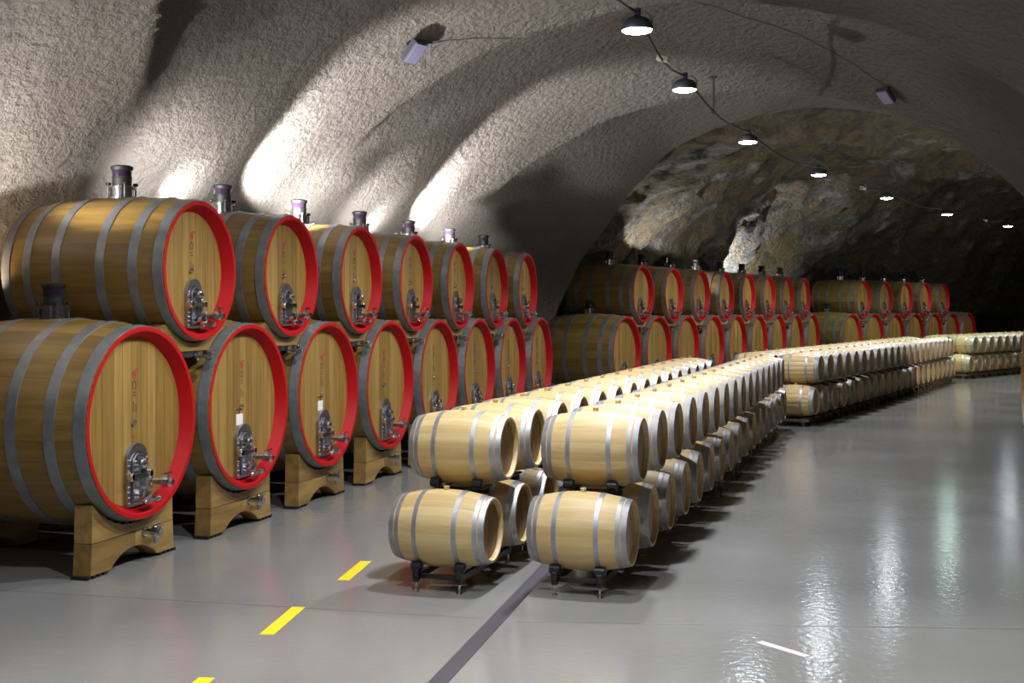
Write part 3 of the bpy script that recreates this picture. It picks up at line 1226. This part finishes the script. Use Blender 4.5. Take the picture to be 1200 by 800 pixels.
def barrique_block(lo_start, deg, pitch, nlow, nup, where, mode, fine=0, lateral=''):
    a = R(deg)
    d = Vector((math.sin(a), math.cos(a)))
    s = Vector(lo_start)
    cl = [s + d * (pitch * i) for i in range(nlow)]
    cu = [s + d * (pitch * (i + 0.5)) for i in range(nup)]
    for i, c in enumerate(cl):
        barrique(c, LOWB, a + random.uniform(-.012, .012), 'pale oak wine barrel, lower tier, %s, %s from the front' % (where, ORD[i]), 'lower barrels, ' + where, 0 if i < fine else mode)
    for i, c in enumerate(cu):
        barrique(c, UPB, a + random.uniform(-.012, .012), 'pale oak wine barrel, upper tier, %s, %s from the front' % (where, ORD[i]), 'upper barrels, ' + where, 0 if i < fine else mode)
    i = 0
    k = 0
    while i < nlow:
        two = i + 1 < nlow
        c = (cl[i] + cl[i + 1]) / 2 if two else cl[i]
        if mode == 2:
            o = link('barrel_rack', RM['far_low'], None, (c.x, c.y, 0), (0, 0, -a))
            tag(o, 'brown floor rack under lower barrels, %s, %s from the front' % (where, ORD[k]), 'rack', 'floor racks, ' + where)
        else:
            low_rack(c, a, 'black roller rack on chrome feet, %s, %s from the front' % (where, ORD[k]), 'floor racks, ' + where, pitch, not two)
        i += 2
        k += 1
    if mode == 2:
        for i in range(0, nup, 2):
            two = i + 1 < nup
            c = (cu[i] + cu[i + 1]) / 2 if two else cu[i]
            o = link('barrel_rack', RM['far_up'], None, (c.x, c.y, UPB - 0.002), (0, 0, -a))
            tag(o, 'brown rack between the two barrel tiers, %s, %s from the front' % (where, ORD[i // 2]), 'rack', 'upper racks, ' + where)
    else:
        for i, c in enumerate(cu):
            up_rack(c, a, 'black roller frame under upper barrel, %s, %s from the front' % (where, ORD[i]), 'upper roller frames, ' + where)


barrique_block((0.634, 10.70), 17.9, 0.94, 17, 16, 'right row of nearest block', 1, 2)
barrique_block((-0.60, 10.86), 17.7, 0.94, 16, 15, 'left row of nearest block', 1, 2)
barrique_block((6.20, 26.12), 29.3, 0.82, 23, 22, 'right row of middle block', 2)
barrique_block((5.31, 26.64), 29.3, 0.82, 23, 22, 'left row of middle block', 2)
barrique_block((16.45, 43.9), 42.0, 0.80, 13, 12, 'right row of far block', 2)
barrique_block((15.70, 44.62), 42.0, 0.80, 13, 12, 'left row of far block', 2)

# ------------------------------------------------------------------ ceiling lamps and their cable
b = MB()
b.lathe([(0.0, 0.19), (0.02, 0.20), (0.10, 0.185), (0.145, 0.14), (0.165, 0.08), (0.18, 0.0)], 24, 'z')
housing = b.mesh('lamp_housing', 'lamp_grey')
b = MB()
b.lathe([(0.012, 0.182), (-0.01, 0.17), (-0.028, 0.10), (-0.032, 0.001)], 24, 'z')
lens = b.mesh('lamp_lens', 'lens')
lens_green = b.mesh('lamp_lens', 'lens_green')
b = MB()
b.tube([(-0.195, 0, 0.06), (-0.195, 0, 0.15), (-0.12, 0, 0.215), (0.12, 0, 0.215), (0.195, 0, 0.15), (0.195, 0, 0.06)], 0.010, 6)
b.lathe([(0.19, 0.05), (0.27, 0.05), (0.28, 0.02)], 8, 'z', cap1=True)
bracket = b.mesh('lamp_bracket', 'lamp_grey')
lab_l = ['ceiling lamp behind the viewer']
for i, (x, y) in enumerate(LAMP_XY):
    vis = i - 5
    if 0 <= vis <= 5:
        lab = 'round grey ceiling lamp with bright white lens, %s from the left along the cable' % ORD[vis]
    elif vis < 0:
        lab = 'ceiling lamp outside the photo, %s before the first lamp in view' % ORD[4 - i]
    else:
        lab = 'ceiling lamp round the bend, %s beyond the last lamp in view' % ORD[vis - 6]
    t = thing('ceiling_lamp', lab, 'lamp', (x, y, LAMP_Z), -R(25), 'lamps hung along the vault')
    link('lamp_housing', housing, t)
    link('lamp_lens', lens_green if i == 10 else lens, t)
    link('lamp_bracket', bracket, t)
b = MB()
pts = []
for (p, q) in zip(LAMP_XY, LAMP_XY[1:]):
    for k in range(6):
        t = k / 6
        pts.append((p[0] + (q[0] - p[0]) * t, p[1] + (q[1] - p[1]) * t, LAMP_Z + 0.03 + 0.20 * (1 - math.sin(PI * t))))
b.tube(pts, 0.018, 6)
tag(link('power_cable', b.mesh('power_cable', 'cable')), 'dark power cable linking the ceiling lamps along the vault', 'cable')


# rod that ties the cable to the vault, small pale boxes on the cable
b = MB()
b.lathe([(5.99, 0.016), (6.62, 0.016)], 8, 'z', (3.565, 21.05, 0), cap0=True, cap1=True)
b.box((3.565, 21.05, 6.0), (0.07, 0.07, 0.05))
b.box((3.565, 21.05, 6.62), (0.12, 0.12, 0.03))
tag(link('hanger_rod', b.mesh('hanger_rod', 'cable')), 'thin dark rod holding the cable between second and third lamp in view', 'rod')
for (x, y, z, lab) in [(2.13, 16.73, 6.03, 'small pale box on the cable between the first and second lamp'),
                       (10.14, 34.48, 6.03, 'small pale box on the cable before the fifth lamp'),
                       (18.66, 47.08, 6.03, 'small pale box on the cable past the last lamp in view')]:
    b = MB()
    b.box((0, 0, 0), (0.17, 0.13, 0.08), bev=0.01)
    tag(link('junction_box', b.mesh('junction_box', 'pale_box'), None, (x, y, z), (0, 0.25, -0.4)), lab, 'box', 'pale boxes on the lamp cable')


def inward(s, phi):
    p = vault_point(s, phi)
    e1 = vault_point(s + 0.3, phi) - vault_point(s - 0.3, phi)
    e2 = vault_point(s, phi + 0.03) - vault_point(s, phi - 0.03)
    n = e1.cross(e2).normalized()
    c = at(s, 0, 2.0)
    if n.dot(c - p) < 0:
        n = -n
    return p, n


def floodlight(s, deg, aim, label, group=None, size=1.0, arm=0.16):
    p, n = inward(s, R(deg))
    t = thing('floodlight', label, 'floodlight', p, 0, group)
    q = t.location.to_track_quat('Z', 'Y')
    b = MB()
    b.lathe([(-0.05, 0.05), (0.012, 0.05)], 12, 'z', cap0=True, cap1=True)
    b.lathe([(0.0, 0.018), (arm, 0.018)], 8, 'z', cap1=True)
    br = link('wall_bracket', b.mesh('wall_bracket', 'black'), t)
    br.rotation_euler = n.to_track_quat('Z', 'Y').to_euler()
    b = MB()
    k = size
    b.box((0, 0, 0.05 * k), (0.36 * k, 0.24 * k, 0.10 * k), bev=0.012)
    for m_ in range(5):
        b.box((0, (-0.08 + 0.04 * m_) * k, 0.115 * k), (0.26 * k, 0.008, 0.04 * k))
    body = link('housing', b.mesh('housing', 'lamp_grey'), t, n * (arm + 0.05))
    rot = (-Vector(aim)).to_track_quat('Z', 'X').to_euler()
    body.rotation_euler = rot
    b = MB()
    b.box((0, 0, -0.004), (0.32 * k, 0.20 * k, 0.014))
    link('front_glass', b.mesh('front_glass', 'flood_glass'), body)
    return t


floodlight(5.4, 62, (0.55, -0.45, -0.75), 'dark square floodlight on the left side of the vault, switched off')
floodlight(12.6, 113, (-0.4, -0.35, -0.8), 'dark square floodlight on the right side of the vault, switched off')
pts = []
for k in range(41):
    t = k / 40
    p, n = inward(5.5 + 7.1 * t, R(62.5 + 50 * t))
    pts.append(p + n * 0.025)
b = MB()
b.tube(pts, 0.007, 5)
tag(link('wire', b.mesh('wire', 'cable')), 'thin wire crossing the vault from the left floodlight to the right one', 'wire')

# supply pipes low behind the casks
for z, uu, lab in ((0.14, -6.75, 'pale pipe along the floor behind the nearest casks, lower one'), (0.42, -6.85, 'pale pipe behind the nearest casks, upper one')):
    b = MB()
    b.tube([at(q * 0.8 - 4, uu, z) for q in range(26)], 0.03, 8)
    for q in range(6):
        c = at(-3 + q * 3, uu, 0)
        b.lathe([(-0.001, 0.02), (z, 0.02)], 6, 'z', (c.x, c.y, 0), cap0=True)
    tag(link('supply_pipe', b.mesh('supply_pipe', 'pale_box')), lab, 'pipe', 'pipes behind the nearest casks')

# the small floodlights that graze the vault or fill the rock, all unseen, each on a bracket from the wall
for i, (s, u, z, s2, u2, z2, pw, cone, colr) in enumerate(UPLIGHTS):
    a, c = at(s, u, z), at(s2, u2, z2)
    d = (c - a).normalized()
    t = thing('uplight', 'small black unseen uplight, throwing light up the vault or the rock', 'uplight', a - d * 0.05, 0, 'uplights behind the casks')
    b = MB()
    b.box((0, 0, -0.035), (0.14, 0.10, 0.07), bev=0.01)
    h = link('housing', b.mesh('housing', 'black'), t)
    h.rotation_euler = d.to_track_quat('Z', 'Y').to_euler()
    ww, hh = ((7.6 if u < 0 else 7.0), 6.9) if s < S_END else (8.5, 7.9)
    uw = ww * math.sqrt(1 - (z / hh) ** 2) + 0.08
    far = at(s, -uw if u < 0 else uw, z - 0.12) - (a - d * 0.05)
    b = MB()
    b.tube([-d * 0.06, -d * 0.06 + Vector((0, 0, -0.10)), far], 0.012, 6)
    link('wall_bracket', b.mesh('wall_bracket', 'black'), t)
